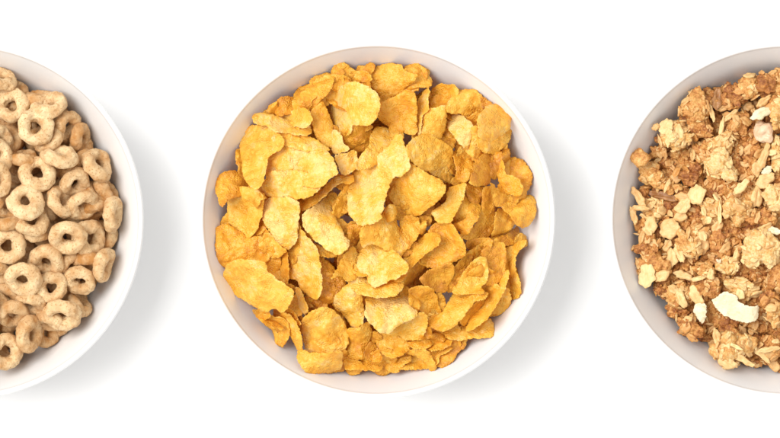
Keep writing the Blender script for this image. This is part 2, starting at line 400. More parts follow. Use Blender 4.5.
FL = """
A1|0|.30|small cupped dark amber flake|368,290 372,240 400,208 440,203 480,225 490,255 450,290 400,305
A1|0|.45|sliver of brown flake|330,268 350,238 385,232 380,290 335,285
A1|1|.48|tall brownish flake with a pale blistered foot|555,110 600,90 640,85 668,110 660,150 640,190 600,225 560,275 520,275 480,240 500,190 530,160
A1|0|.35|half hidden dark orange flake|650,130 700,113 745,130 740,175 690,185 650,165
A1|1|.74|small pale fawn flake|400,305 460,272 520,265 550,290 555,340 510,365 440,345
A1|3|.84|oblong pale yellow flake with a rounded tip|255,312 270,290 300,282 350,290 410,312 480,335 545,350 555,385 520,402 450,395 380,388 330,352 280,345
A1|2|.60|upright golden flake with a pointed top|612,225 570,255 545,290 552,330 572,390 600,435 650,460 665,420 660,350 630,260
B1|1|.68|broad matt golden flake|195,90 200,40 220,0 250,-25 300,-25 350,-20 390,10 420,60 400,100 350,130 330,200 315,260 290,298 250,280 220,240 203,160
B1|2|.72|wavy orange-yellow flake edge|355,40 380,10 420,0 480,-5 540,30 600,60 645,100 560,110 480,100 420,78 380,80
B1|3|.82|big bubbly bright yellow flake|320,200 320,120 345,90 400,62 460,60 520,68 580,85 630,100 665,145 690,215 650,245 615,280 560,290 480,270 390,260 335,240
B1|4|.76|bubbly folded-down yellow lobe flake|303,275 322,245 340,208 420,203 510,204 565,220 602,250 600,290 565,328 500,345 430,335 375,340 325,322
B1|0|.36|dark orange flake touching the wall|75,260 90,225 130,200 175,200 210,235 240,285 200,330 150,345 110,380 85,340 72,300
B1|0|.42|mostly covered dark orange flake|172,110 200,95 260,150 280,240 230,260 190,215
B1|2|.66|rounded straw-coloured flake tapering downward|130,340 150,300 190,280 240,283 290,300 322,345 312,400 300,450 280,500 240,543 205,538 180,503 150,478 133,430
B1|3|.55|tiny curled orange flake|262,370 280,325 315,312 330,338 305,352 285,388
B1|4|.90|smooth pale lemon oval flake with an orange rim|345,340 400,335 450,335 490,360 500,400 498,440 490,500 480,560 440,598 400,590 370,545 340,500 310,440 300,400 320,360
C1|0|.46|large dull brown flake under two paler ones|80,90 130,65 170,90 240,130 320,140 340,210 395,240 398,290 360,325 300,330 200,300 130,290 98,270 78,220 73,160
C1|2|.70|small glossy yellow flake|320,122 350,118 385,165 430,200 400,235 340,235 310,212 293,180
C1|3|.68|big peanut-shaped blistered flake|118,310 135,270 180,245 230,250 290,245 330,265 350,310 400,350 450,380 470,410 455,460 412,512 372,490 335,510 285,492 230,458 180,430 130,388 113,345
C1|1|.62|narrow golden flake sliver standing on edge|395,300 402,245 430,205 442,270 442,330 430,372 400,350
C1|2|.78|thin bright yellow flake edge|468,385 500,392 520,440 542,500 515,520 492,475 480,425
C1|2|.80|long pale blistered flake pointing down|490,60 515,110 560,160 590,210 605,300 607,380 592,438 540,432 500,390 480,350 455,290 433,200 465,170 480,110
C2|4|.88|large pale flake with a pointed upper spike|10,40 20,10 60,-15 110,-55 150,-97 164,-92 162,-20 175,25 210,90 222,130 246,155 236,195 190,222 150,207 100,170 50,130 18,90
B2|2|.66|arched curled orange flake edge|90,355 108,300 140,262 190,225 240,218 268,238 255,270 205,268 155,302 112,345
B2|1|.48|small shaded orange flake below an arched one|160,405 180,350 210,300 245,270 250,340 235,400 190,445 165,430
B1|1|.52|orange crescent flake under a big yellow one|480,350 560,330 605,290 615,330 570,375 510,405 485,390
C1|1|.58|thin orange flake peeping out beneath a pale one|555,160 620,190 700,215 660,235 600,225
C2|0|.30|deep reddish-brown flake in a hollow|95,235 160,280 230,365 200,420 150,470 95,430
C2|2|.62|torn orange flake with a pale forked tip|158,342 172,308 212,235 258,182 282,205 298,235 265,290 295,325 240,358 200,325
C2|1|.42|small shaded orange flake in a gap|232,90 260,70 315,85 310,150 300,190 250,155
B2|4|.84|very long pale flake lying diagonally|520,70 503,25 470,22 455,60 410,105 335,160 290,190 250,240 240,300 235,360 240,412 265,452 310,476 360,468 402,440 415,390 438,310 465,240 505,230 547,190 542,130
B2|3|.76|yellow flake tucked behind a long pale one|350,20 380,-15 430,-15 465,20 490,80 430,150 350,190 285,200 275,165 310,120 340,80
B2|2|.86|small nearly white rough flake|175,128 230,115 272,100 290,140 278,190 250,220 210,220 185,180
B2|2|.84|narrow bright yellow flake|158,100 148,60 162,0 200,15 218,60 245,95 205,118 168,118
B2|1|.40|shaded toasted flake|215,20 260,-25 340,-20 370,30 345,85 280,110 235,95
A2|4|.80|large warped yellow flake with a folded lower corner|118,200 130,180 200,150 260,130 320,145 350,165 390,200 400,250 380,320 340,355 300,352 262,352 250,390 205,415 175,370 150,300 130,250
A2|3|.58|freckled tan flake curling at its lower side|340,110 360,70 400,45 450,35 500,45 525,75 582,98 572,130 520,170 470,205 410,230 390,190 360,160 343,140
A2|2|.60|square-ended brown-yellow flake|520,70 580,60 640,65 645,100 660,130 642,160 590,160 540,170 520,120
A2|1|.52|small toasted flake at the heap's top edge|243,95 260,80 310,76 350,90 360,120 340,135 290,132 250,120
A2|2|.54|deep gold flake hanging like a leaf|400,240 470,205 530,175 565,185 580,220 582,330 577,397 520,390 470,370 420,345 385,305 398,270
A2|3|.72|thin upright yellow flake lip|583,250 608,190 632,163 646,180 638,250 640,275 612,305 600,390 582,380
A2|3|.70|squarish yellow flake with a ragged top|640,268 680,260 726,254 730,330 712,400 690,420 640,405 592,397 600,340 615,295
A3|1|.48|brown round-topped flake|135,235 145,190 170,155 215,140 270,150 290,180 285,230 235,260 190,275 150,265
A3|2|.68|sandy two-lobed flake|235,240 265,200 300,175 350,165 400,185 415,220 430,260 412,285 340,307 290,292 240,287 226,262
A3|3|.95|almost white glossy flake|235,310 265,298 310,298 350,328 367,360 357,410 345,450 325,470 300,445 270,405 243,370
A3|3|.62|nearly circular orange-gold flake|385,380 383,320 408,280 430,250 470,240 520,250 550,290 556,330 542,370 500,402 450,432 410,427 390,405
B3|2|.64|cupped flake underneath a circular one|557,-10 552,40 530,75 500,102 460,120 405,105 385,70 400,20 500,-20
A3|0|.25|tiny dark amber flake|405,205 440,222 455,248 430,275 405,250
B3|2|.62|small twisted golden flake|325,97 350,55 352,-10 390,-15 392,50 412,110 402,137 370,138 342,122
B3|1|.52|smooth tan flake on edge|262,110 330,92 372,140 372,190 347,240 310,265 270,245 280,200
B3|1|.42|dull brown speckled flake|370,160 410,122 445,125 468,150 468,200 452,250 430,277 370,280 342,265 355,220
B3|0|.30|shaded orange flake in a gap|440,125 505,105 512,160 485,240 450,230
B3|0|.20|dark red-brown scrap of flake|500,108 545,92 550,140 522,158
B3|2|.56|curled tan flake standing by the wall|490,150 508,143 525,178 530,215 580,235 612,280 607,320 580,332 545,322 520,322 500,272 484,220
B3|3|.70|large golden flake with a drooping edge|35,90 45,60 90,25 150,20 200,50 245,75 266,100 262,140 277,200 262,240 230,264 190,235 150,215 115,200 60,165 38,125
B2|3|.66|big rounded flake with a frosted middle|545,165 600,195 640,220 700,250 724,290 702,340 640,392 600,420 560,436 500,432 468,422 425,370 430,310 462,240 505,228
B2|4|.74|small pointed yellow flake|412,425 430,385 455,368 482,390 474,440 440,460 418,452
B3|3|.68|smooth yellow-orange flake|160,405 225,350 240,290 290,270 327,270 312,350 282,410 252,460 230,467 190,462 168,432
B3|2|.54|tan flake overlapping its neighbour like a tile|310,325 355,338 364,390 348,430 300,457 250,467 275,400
B3|1|.40|small brown wrinkled flake|325,265 380,280 415,275 422,310 395,365 360,365 330,320
B3|1|.42|tall dull brown flake|415,290 450,278 477,310 482,400 477,480 445,535 400,552 330,548 290,527 345,495 385,450 408,370
B3|2|.50|brown oval flake overlapping its neighbour like a tile|350,368 395,372 402,405 372,470 330,520 290,507 255,470 330,435
B3|2|.52|rounded amber flake|483,400 530,385 582,395 588,450 562,490 512,520 458,535 468,480
B3|2|.56|amber flake pressed to the wall|520,385 600,340 650,323 677,345 683,400 668,450 632,482 590,482 560,450 540,415
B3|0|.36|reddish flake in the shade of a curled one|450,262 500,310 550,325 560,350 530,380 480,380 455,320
C3|0|.38|ragged brown flake|460,150 530,120 590,80 598,130 582,162 530,180 480,175
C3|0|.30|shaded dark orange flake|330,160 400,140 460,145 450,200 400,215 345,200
C3|1|.36|brown flake with a torn side|405,215 450,168 512,160 532,200 532,260 522,340 470,375 428,365 425,280
C3|0|.40|dull tan flake|265,300 320,225 375,185 415,200 410,250 350,290 300,345
C3|2|.64|golden flake with a folded ridge|258,405 300,340 340,280 380,240 426,240 442,290 437,350 405,385 422,412 350,420 300,425
C3|1|.46|wide tan-brown flake with a rough surface|140,105 180,65 240,60 270,80 300,130 325,180 322,225 290,250 230,272 180,292 120,282 88,250 140,190
C3|2|.62|long orange flake pointing up to its rounded end|-45,340 0,235 60,180 110,130 160,113 202,130 192,170 125,222 85,262 42,312 0,360
C3|1|.58|small smooth orange flake|8,85 55,43 92,48 107,90 78,150 40,150
C3|1|.60|little upright orange flake strip|93,55 132,55 128,110 98,118
C3|1|.40|brown flake with a dark pit|95,335 160,290 250,263 273,290 267,330 232,405 190,415 150,395 110,365
C3|1|.34|dark orange flake strip|2,355 45,300 90,262 125,280 92,325 42,375 8,395
D2|1|.44|tan-brown wedge flake|540,0 600,-25 665,0 692,70 703,118 640,127 590,102 560,60
C2|3|.66|orange-gold saddle-shaped flake|305,90 380,50 438,-20 472,10 490,80 542,130 547,170 522,210 490,242 440,205 360,170 310,190 298,140
C2|4|.86|bright cream-yellow flake|300,200 340,180 370,160 430,170 470,200 520,250 542,290 500,332 450,352 380,382 340,362 328,330 288,300 283,260
C2|2|.56|tiny orange chip of flake|255,295 285,265 315,308 335,325 290,330
C2|3|.70|deep yellow flake bending under a cream one|235,350 300,325 380,370 460,340 505,325 515,380 482,422 400,435 340,430 280,412
D2|2|.78|pale blistered flake with a brown lower tip|168,60 190,10 235,-30 295,-20 312,60 322,130 312,172 270,192 240,160 200,112
D2|4|.92|brilliant pale frosted flake with a pointed corner|330,30 420,20 520,-5 545,30 547,70 587,115 560,150 500,172 450,216 400,212 350,167 322,130 328,80
D2|2|.66|yellow flake beneath a frosted one|490,170 560,135 600,108 632,130 637,180 602,247 540,252 470,242 420,225
D2|1|.54|small rounded orange flake|382,250 400,215 450,222 520,245 547,290 522,322 460,342 408,322 383,285
D2|1|.48|long brown puckered flake|235,200 290,185 342,158 357,210 347,270 342,330 290,352 230,342 213,310 238,260
D2|4|.70|rounded square blistered flake|5,160 40,115 90,90 140,85 180,110 220,160 244,220 236,280 180,317 110,330 50,327 15,272 8,210
D2|3|.64|wide oval flake|-17,340 -5,300 60,310 130,310 205,302 214,340 202,395 140,412 70,420 20,402
D1|2|.64|golden flake on edge|398,115 440,118 482,170 505,230 512,300 490,315 460,255 430,195 403,150
D1|1|.56|hair-thin flake edge|423,75 462,98 500,168 470,165 432,118
D1|0|.50|pale brown scrap of flake|265,98 335,108 350,135 305,155 275,130
D1|0|.50|thin flake edge lying against the wall|298,143 355,148 415,188 385,196 320,168
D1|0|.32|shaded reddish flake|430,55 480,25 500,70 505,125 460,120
D1|0|.30|dark orange flake under a rounded square one|520,35 630,65 620,110 550,115
D2|1|.56|flat tan flake at the heap's foot|222,352 280,345 350,365 412,383 402,405 360,407 290,398 228,398
D2|0|.40|shaded toasted flake scrap|315,315 355,260 405,325 398,358 340,355
D2|1|.56|broken flake chip with a straight side|425,382 480,345 548,332 552,352 502,397 487,417 432,402
D2|2|.58|bent fawn flake chip|515,312 580,293 632,298 662,340 680,392 650,402 608,352 560,328
D2|1|.60|flat yellow-brown chip|495,397 560,358 612,353 645,392 580,402
D2|1|.50|small stacked flake chip|535,262 600,252 652,252 664,275 632,292 560,293
D2|1|.50|slim curved flake chip|636,292 700,258 758,252 742,282 672,308
D2|0|.52|ridged flake chip touching the wall|655,352 688,300 742,283 758,295 705,332 682,375
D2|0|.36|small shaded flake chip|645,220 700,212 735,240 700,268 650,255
D2|0|.38|little brown scrap|600,215 650,180 655,235 605,255
D2|1|.42|slim shaded flake|540,15 592,40 594,100 572,115 542,75
D3|2|.60|long folded golden flake|143,160 200,118 240,60 280,8 340,3 432,8 432,42 372,62 322,130 272,182 220,207 163,192
D3|3|.62|long narrow flake standing on edge|328,205 345,150 390,85 440,35 480,-15 528,-95 546,-87 532,-20 495,52 465,107 425,152 370,192
D3|2|.68|bright yellow flake lying flat on the wall|218,215 270,188 330,172 370,175 430,152 460,148 472,210 452,237 380,243 300,253 240,247
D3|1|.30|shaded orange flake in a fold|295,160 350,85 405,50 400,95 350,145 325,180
C3|2|.62|slim wavy flake leaning on the wall|545,220 560,190 588,155 625,148 622,180 592,212 577,260 582,310 602,360 602,420 582,442 548,440 538,360 548,300
B3|0|.44|narrow orange flake strip|212,10 235,28 262,50 295,95 258,88 218,55
"""
heapC = Heap(CB, 20, -24, 163, 2.4)
def rand_poly(rs, a, b):
    n = 11; out = []
    ph = rs.uniform(0, 6.28)
    for k in range(n):
        t = 2 * math.pi * k / n
        r = 1 + .16 * math.sin(2 * t + ph) + rs.uniform(-.13, .13)
        out.append((a * r * math.cos(t), b * r * math.sin(t)))
    return np.array(out)
def rot2(P, a):
    c, s = math.cos(a), math.sin(a); return P @ np.array([[c, s], [-s, c]])

LIGHT = np.array([-.82, -.42])   # where the key light comes from, in plan (x east, y south)
itemsC = []
# filler flakes deep in the bowl, seen only through the gaps
FG = 'cornflakes heaped in the middle bowl'
variants = []
for i in range(9):
    rs = np.random.RandomState(300 + i)
    P = rand_poly(rs, rs.uniform(16, 25), rs.uniform(12, 18))
    vv, ff = flake_geo(P, 300 + i, (0, 0), (rs.uniform(0, 3.1), rs.uniform(-5, 7)), step=1.7)
    variants.append((vv, to_world_mesh('corn_flake', vv, ff, M_flake)))
rs = np.random.RandomState(77)
for i in range(270):
    vv, me = variants[i % 9]
    for _ in range(30):
        r = 158 * math.sqrt(rs.uniform(0, 1)); a = rs.uniform(0, 6.283)
        x, y = CB[0] + r * math.cos(a), CB[1] + r * math.sin(a)
        h = heapC.H[int(y - CB[1] + 220), int(x - CB[0] + 220)]
        if h < heapC.dome(x, y) - 18: break
    else: continue
    sx, sy = heapC.slope(x, y)
    R = Matrix.Rotation(rs.uniform(0, 6.28), 3, 'Z')
    T = Matrix.Rotation(rs.normal() * .3, 3, 'X') @ Matrix.Rotation(rs.normal() * .3, 3, 'Y')
    nrm = Vector((-sx, sy, 1)).normalized()
    Q = Vector((0, 0, 1)).rotation_difference(nrm).to_matrix() @ T @ R
    Pw = (np.array(Q) @ (vv * np.array([1, -1, 1])).T).T
    P = np.c_[Pw[:, 0] + x, -Pw[:, 1] + y, Pw[:, 2]]
    k = np.hypot(P[:, 0] - CB[0], P[:, 1] - CB[1]).max()
    if k > 163:
        f = 1 - (k - 163) / max(r, 1); x = CB[0] + (x - CB[0]) * f; y = CB[1] + (y - CB[1]) * f
        P = np.c_[Pw[:, 0] + x, -Pw[:, 1] + y, Pw[:, 2]]
    dz = heapC.drop(P, 80, limit=heapC.dome(x, y) - 7)
    if dz is None: continue
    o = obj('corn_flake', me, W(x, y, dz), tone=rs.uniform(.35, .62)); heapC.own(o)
    o.rotation_euler = Q.to_euler()
    tag(o, 'toasted cornflake lying deep in the heap under the top flakes', 'cornflake', FG)
rows = []
for line in FL.strip().split('\n'):
    t, l, tone, desc, pts = line.split('|')
    P = np.array([px(t, *map(float, p.split(','))) for p in pts.split()])
    rows.append((int(l), float(tone), desc, P))  # pale and dark tones also carry the light and shade on the flakes
rows.sort(key=lambda r: r[0])
for i, (l, tone, desc, P) in enumerate(rows):
    rs = np.random.RandomState(1000 + i)
    c = P.mean(0); L = P - c
    r = np.hypot(*(c - CB))
    cov = np.cov(L.T); ev, evec = np.linalg.eigh(cov)
    asp = math.sqrt(ev[1] / max(ev[0], 1e-6)); minor = evec[:, 0]; major = evec[:, 1]
    sx, sy = heapC.slope(*c)
    sl = np.array([sx, sy]) * .8
    if asp > 2.1:       # a plate seen nearly on edge: it slopes steeply across its narrow side
        s = 1 if minor @ LIGHT < 0 else -1          # high on the side away from the light
        if tone < .5: s = -s
        sl = sl * .4 + minor * s * min(1.5, .55 * (asp - 1))
        ck = rs.uniform(-2, 3)
        ca = math.atan2(major[1], major[0]) 
    else:
        # pale ones face the light, dark ones turn away
        sl = sl - LIGHT * (tone - .6) * .9 + rs.normal(size=2) * .32
        ca = rs.uniform(0, math.pi); ck = rs.choice([-1, 1]) * rs.uniform(4, 11)
        if l >= 3: ck = -abs(ck) * 1.1
    vv, ff = flake_geo(L, 1000 + i, sl, (ca, ck), jag=.75)
    Pp = vv + np.array([c[0], c[1], 0])
    dz = heapC.drop(Pp, 86, (-20 + 4 * l, 6 + 5 * l), c)
    me = to_world_mesh('corn_flake', vv, ff, M_flake)
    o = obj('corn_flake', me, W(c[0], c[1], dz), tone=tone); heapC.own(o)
    A = (P.max(0) - P.min(0)).prod()
    itemsC.append((o, desc, c[0], c[1], A))
label_all(itemsC, CB, 'cornflake', FG)
rs = np.random.RandomState(31)
for i in range(110):          # deep flakes seen through the last gaps
    g = heapC.gap(29, 152, rs)
    if g is None: break
    x, y = g
    vv, me = variants[i % 9]
    sx, sy = heapC.slope(x, y); sc = rs.uniform(.4, .6)
    Q = Vector((0, 0, 1)).rotation_difference(Vector((-sx + rs.normal() * .2, sy + rs.normal() * .2, 1)).normalized()).to_matrix() @ Matrix.Rotation(rs.uniform(0, 6.28), 3, 'Z')
    Pw = (np.array(Q) @ (vv * sc * np.array([1, -1, 1])).T).T
    P = np.c_[Pw[:, 0] + x, -Pw[:, 1] + y, Pw[:, 2]]
    dz = heapC.drop(P, 60, (-42, -20), (x, y))
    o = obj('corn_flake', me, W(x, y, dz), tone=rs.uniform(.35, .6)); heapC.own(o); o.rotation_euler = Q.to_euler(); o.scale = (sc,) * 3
    tag(o, 'toasted cornflake lying deep in the heap under the top flakes', 'cornflake', FG)

# ------------------------------------------------------------------ oat rings
RL = """
R1|1|.62|stubby ring cut by the picture edge|-5,97,88,56,-12
R1|2|.74|plump ring with a slit-like hole|53,225,95,88,40
R1|0|.42|brownish ring peeping out at the back|182,190,58,44,0
R1|3|.78|pale ring lying sideways and bulging|240,228,106,64,18
R1|4|.84|pale ring with a pinched round hole|178,335,92,98,60
R1|1|.50|tan ring half turned away|325,330,84,60,62
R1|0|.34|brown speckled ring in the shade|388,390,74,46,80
R1|1|.66|pale ring hidden under a pinched one|235,392,78,70,30
R1|1|.46|caramel ring behind a rounder one|22,396,78,82,90
R1|2|.74|pale ring over a caramel one|-12,402,78,70,80
R2|2|.76|pale ring halved by the picture edge|-20,90,98,90,90
R2|3|.66|round-holed ring cut by the picture edge|-14,195,92,84,90
R2|0|.30|brown ring mostly covered|112,90,62,44,0
R2|2|.72|large ring with an arched dark hole|188,166,100,94,-20
R2|3|.80|long pale ring lying sideways|292,84,98,56,-8
R2|0|.34|brown ring under a long pale one|325,140,72,50,0
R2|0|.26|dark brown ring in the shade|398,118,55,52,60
R2|2|.58|chunky toasted ring standing against the wall|480,122,97,66,-58
R2|2|.68|tilted ring open toward the bottom|368,214,84,68,35
R2|2|.66|narrow ring standing on edge|300,310,92,54,-62
R2|2|.70|tilted ring with an oval hole|410,322,90,66,35
R2|1|.60|smallish ring squeezed between two others|240,322,72,50,-75
R2|0|.44|tan ring behind a tilted one|478,272,62,52,-40
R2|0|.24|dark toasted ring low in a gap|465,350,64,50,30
R2|0|.40|brown ring low by the wall|520,252,52,44,-60
R2|2|.70|slim ring standing upright by the wall|556,375,92,46,85
R2|4|.84|bright ring with a kidney-shaped hole|132,310,88,98,75
R2|1|.42|caramel ring low beside the picture edge|25,315,66,60,80
R2|1|.36|brown ring low between pale ones|40,400,70,50,0
R3|2|.74|pale ring lying under the kidney-holed one|160,5,94,82,-20
R3|1|.56|second ring of a leaning pair, underneath|178,45,84,70,-20
R3|4|.74|speckled ring with a clear round hole|340,88,97,88,-5
R3|3|.66|ring partly covered by a speckled one|440,90,98,84,85
R3|4|.76|plump speckled ring with a dark round hole|38,126,97,96,0
R3|3|.68|wide toasted ring with a small hole|230,205,106,80,-12
R3|4|.84|bright ring with a diamond-shaped hole|117,297,97,88,0
R3|3|.66|ring tucked under a diamond-holed one|252,336,84,84,50
R3|3|.68|ring with a narrow hole and knobbly side|396,302,84,74,-15
R3|2|.62|upright ring pressed to the wall|510,225,94,46,75
R3|0|.52|ring glimpsed between three others|345,215,64,48,50
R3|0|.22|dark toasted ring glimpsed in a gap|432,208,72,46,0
R3|2|.56|golden ring cut by the picture edge|-22,262,60,72,80
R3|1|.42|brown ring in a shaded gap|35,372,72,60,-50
R4|1|.64|tilted ring with a yellowish side|150,18,84,60,-10
R4|2|.54|tan ring with a wide dark hole|62,72,76,66,15
R4|3|.72|pale ring with a small triangular hole|307,74,97,82,-8
R4|1|.60|ring under a triangular-holed one|245,108,72,50,-20
R4|2|.54|tan ring standing by the wall|144,170,94,66,82
R4|3|.62|large tan ring cut by the picture edge|18,258,100,92,70
R4|2|.56|ring sliced by the picture edge|-25,40,64,60,80
R4|0|.46|ring end behind a paler one|378,22,50,42,-40
"""
heapL = Heap(LB, -2, -36, 156, 2.2)
def ring_mesh(seed, sx=1.0):
    rs = np.random.RandomState(seed)
    nu, nv = 72, 36
    U, V = np.meshgrid(np.arange(nu) * 2 * math.pi / nu, np.arange(nv) * 2 * math.pi / nv, indexing='ij')
    u, v = U.ravel(), V.ravel()
    Rc = 12.1 * (1 + .05 * np.sin(2 * u + rs.uniform(0, 6)) + .035 * np.sin(3 * u + rs.uniform(0, 6)))
    r = 6.6 * (1 + .07 * np.sin(u + rs.uniform(0, 6)) + .05 * np.sin(3 * u + rs.uniform(0, 6)))
    x = (Rc + r * np.cos(v)) * np.cos(u); y = (Rc + r * np.cos(v)) * np.sin(u); z = r * 1.06 * np.sin(v) + .9 * np.sin(u * 2 + rs.uniform(0, 6))
    P = np.c_[x, y, z]
    nrm = np.c_[np.cos(v) * np.cos(u), np.cos(v) * np.sin(u), np.sin(v)]
    d = 1.2 * vnoise(P / 6.5, seed) + .7 * vnoise(P / 3, seed + 1) + .3 * vnoise(P / 1.5, seed + 2) + .12 * vnoise(P / .8, seed + 4)
    # dents
    for k in range(4):
        c = P[rs.randint(len(P))]; d -= 1.0 * np.exp(-((P - c) ** 2).sum(1) / 6)
    P = P + nrm * d[:, None]
    f = []
    for i in range(nu):
        for j in range(nv):
            a, b = i * nv + j, ((i + 1) % nu) * nv + j
            c, e = ((i + 1) % nu) * nv + (j + 1) % nv, i * nv + (j + 1) % nv
            f.append((a, b, c, e))
    return P, mesh('oat_ring', P * S, f, M_ring)
rings = [ring_mesh(40 + i) for i in range(12)]
RG = 'oat rings in the bowl'
def put_ring(heap, k, x, y, n, spin, scale, tone, q, clampd=None, below=None):
    vv, me = rings[k % len(rings)]
    Q = Vector((0, 0, 1)).rotation_difference(Vector(n).normalized()).to_matrix() @ Matrix.Rotation(spin, 3, 'Z')
    Pw = (np.array(Q) @ (vv * scale).T).T
    P = np.c_[Pw[:, 0] + x, -Pw[:, 1] + y, Pw[:, 2]]
    dz = heap.drop(P, q, clampd, (x, y) if clampd else None, None if below is None else heap.dome(x, y) + below)
    if dz is None: return None
    o = obj('oat_ring', me, W(x, y, dz), tone=tone); heap.own(o)
    o.rotation_euler = Q.to_euler(); o.scale = (scale,) * 3
    return o
rs = np.random.RandomState(9)
for i in range(230):
    for _ in range(40):
        r = 140 * math.sqrt(rs.uniform(0, 1)); a = rs.uniform(0, 6.283)
        x, y = LB[0] + r * math.cos(a), LB[1] + r * math.sin(a)
        lim = -20 if x > -22 else 3          # outside the picture the heap is all filler
        h = heapL.H[int(y - LB[1] + 220), int(x - LB[0] + 220)]
        if h < heapL.dome(x, y) + lim - 9: break
    else: continue
    n = (rs.normal() * .55, rs.normal() * .55, 1)
    o = put_ring(heapL, i, x, y, n, rs.uniform(0, 6.28), rs.uniform(.9, 1.02), rs.uniform(.35, .6) if x > -22 else rs.uniform(.45, .8), 84, None, -13 if x > -22 else 12)
    if o is None: continue
    tag(o, 'toasted oat ring lying deep in the heap under other rings' if x > -22 else 'toasted oat ring heaped beyond the picture edge', 'cereal ring', RG)
rows = []
for line in RL.strip().split('\n'):
    t, l, tone, desc, d = line.split('|')
    cx, cy, a, b, ang = map(float, d.split(','))
    x, y = px(t, cx, cy); rows.append((int(l), float(tone), desc, x, y, a * K, b * K, math.radians(ang)))
rows.sort(key=lambda r: r[0])
itemsL = []
for i, (l, tone, desc, x, y, a, b, ang) in enumerate(rows):
    rs = np.random.RandomState(500 + i)
    if b > a: a, b, ang = b, a, ang + math.pi / 2
    full = a > 16.5
    sc = min(1.03, max(.82, a / 19.1)) if full else .9
    ratio = max(.08, min(1, (b / sc - 6.7) / 12.4)); th = math.acos(ratio)
    px_, py_ = -math.sin(ang), math.cos(ang)          # perpendicular to the long axis (north up)
    ox, oy = x - LB[0], -(y - LB[1])
    s = 1 if px_ * ox + py_ * oy > 0 else -1
    n = (px_ * s * math.sin(th), py_ * s * math.sin(th), max(.1, math.cos(th)))
    o = put_ring(heapL, i * 5 + 3, x, y, n, rs.uniform(0, 6.28), sc, tone, 88, (-24 + 5 * l, 4 + 6 * l))
    itemsL.append((o, desc, x, y, a * b))
label_all(itemsL, LB, 'cereal ring', RG)
rs = np.random.RandomState(32)
shown = (np.arange(heapL.G)[None, :] - heapL.G / 2 + LB[0] > -10) & (heapL.H < 99)
for i in range(45):
    g = heapL.gap(33, 145, rs, shown)
    if g is None: break
    x, y = g
    o = put_ring(heapL, i, x, y, (rs.normal() * .5, rs.normal() * .5, 1), rs.uniform(0, 6), .8, rs.uniform(.3, .55), 60, (-48, -26))
    tag(o, 'toasted oat ring lying deep in the heap under other rings', 'cereal ring', RG)

# ------------------------------------------------------------------ granola
heapR = Heap(RB, 2, -36, 157, 2.3)
def ico(n):
    import bmesh
    bm = bmesh.new(); bmesh.ops.create_icosphere(bm, subdivisions=n, radius=1)
    bm.verts.index_update()
    v = np.array([tuple(p.co) for p in bm.verts]); f = [tuple(p.index for p in q.verts) for q in bm.faces]
    bm.free(); return v, f
ICO4, ICO3 = ico(5), ico(3); ICOM = ico(4)
def cluster_geo(seed, rx, ry, rz, rough=1.0, lumpy=1):
    v0, f = ICO4
    rs = np.random.RandomState(seed)
    nL = 9 + int(rx * ry / 60); sz = .52 - .008 * min(20, (rx + ry) / 3)
    L = rs.normal(size=(nL, 3)); L /= np.linalg.norm(L, axis=1)[:, None]; L *= rs.uniform(.42, .66, nL)[:, None]
    rho = rs.uniform(.8, 1.15, nL) * sz
    vc = v0 @ L.T; disc = rho[None] ** 2 - (L ** 2).sum(1)[None] + vc ** 2
    rr = np.where(disc > 0, vc + np.sqrt(np.maximum(disc, 0)), 0).max(1)
    rr = np.maximum(rr, .52); rr = rr * (1 - lumpy * 0) if lumpy else np.ones(len(v0)) * .95
    P = v0 * rr[:, None] * np.array([rx, ry, rz])
    d = 1.6 * vnoise(P / 7, seed) + 1.9 * rough * vnoise(P / 4.2, seed + 1) + 1.3 * rough * vnoise(P / 2.3, seed + 2) + .7 * rough * vnoise(P / 1.25, seed + 3)
    # crumbs: round lumps over the surface
    rs = np.random.RandomState(seed)
    nC = int(rx * ry / 3.2) + 12
    C = v0[rs.randint(len(v0), size=nC)] * np.array([rx, ry, rz]); rad = rs.uniform(1.0, 2.9, nC)
    D2 = ((P[:, None] - C[None]) ** 2).sum(2)
    d = d + rough * (rad[None] * .9 * np.clip(1 - D2 / (rad ** 2)[None], 0, 1) ** .5).max(1)
    return P + v0 * d[:, None], f
def oat_mesh(seed, a=9, b=6.2, th=1.5, fine=False):
    """a rolled oat: an oval plate with a furrow and frayed rim"""
    rs = np.random.RandomState(seed)
    v0, f = ICOM if fine else ICO3
    P = v0 * np.array([a, b, th])
    ang = np.arctan2(v0[:, 1], v0[:, 0]); rr = np.hypot(v0[:, 0], v0[:, 1])
    w = 1 + (.07 * np.sin(2 * ang + rs.uniform(0, 6)) + .06 * np.sin(5 * ang + rs.uniform(0, 6)) + .04 * np.sin(9 * ang + rs.uniform(0, 6))) * rr
    P[:, 0] *= w; P[:, 1] *= w * (1 - .12 * v0[:, 0])
    crease = np.exp(-(P[:, 1] / 1.0) ** 2) * np.clip(1.1 - abs(v0[:, 0]), 0, 1)
    P[:, 2] += -np.sign(v0[:, 2]) * crease * th * .55 * (v0[:, 2] > 0)
    P[:, 2] += .018 * (P[:, 0] ** 2) * rs.uniform(-1, 1) + .035 * P[:, 1] ** 2 * rs.uniform(-.4, 1) + .5 * vnoise(P / 3.5, seed)
    P = P + v0 * (1.1 * vnoise(P / 4, seed + 2) + .6 * vnoise(P / 1.8, seed + 1))[:, None]
    return P, mesh('oat_flake', P * S, f, M_oat)
oats = [oat_mesh(60 + i, *d) for i, d in enumerate([(9, 6.2, 2.2), (8.2, 5.4, 2.1), (9.6, 5.4, 2.3), (8, 3.3, 2.1), (9.5, 2.6, 1.8), (6, 4.6, 2.0), (5, 2.8, 1.8), (7.5, 2.1, 1.7), (4.6, 3.6, 2.0)])]
GRG = 'granola pieces in the bowl'
def look(n, spin): return Vector((0, 0, 1)).rotation_difference(Vector(n).normalized()).to_matrix() @ Matrix.Rotation(spin, 3, 'Z')
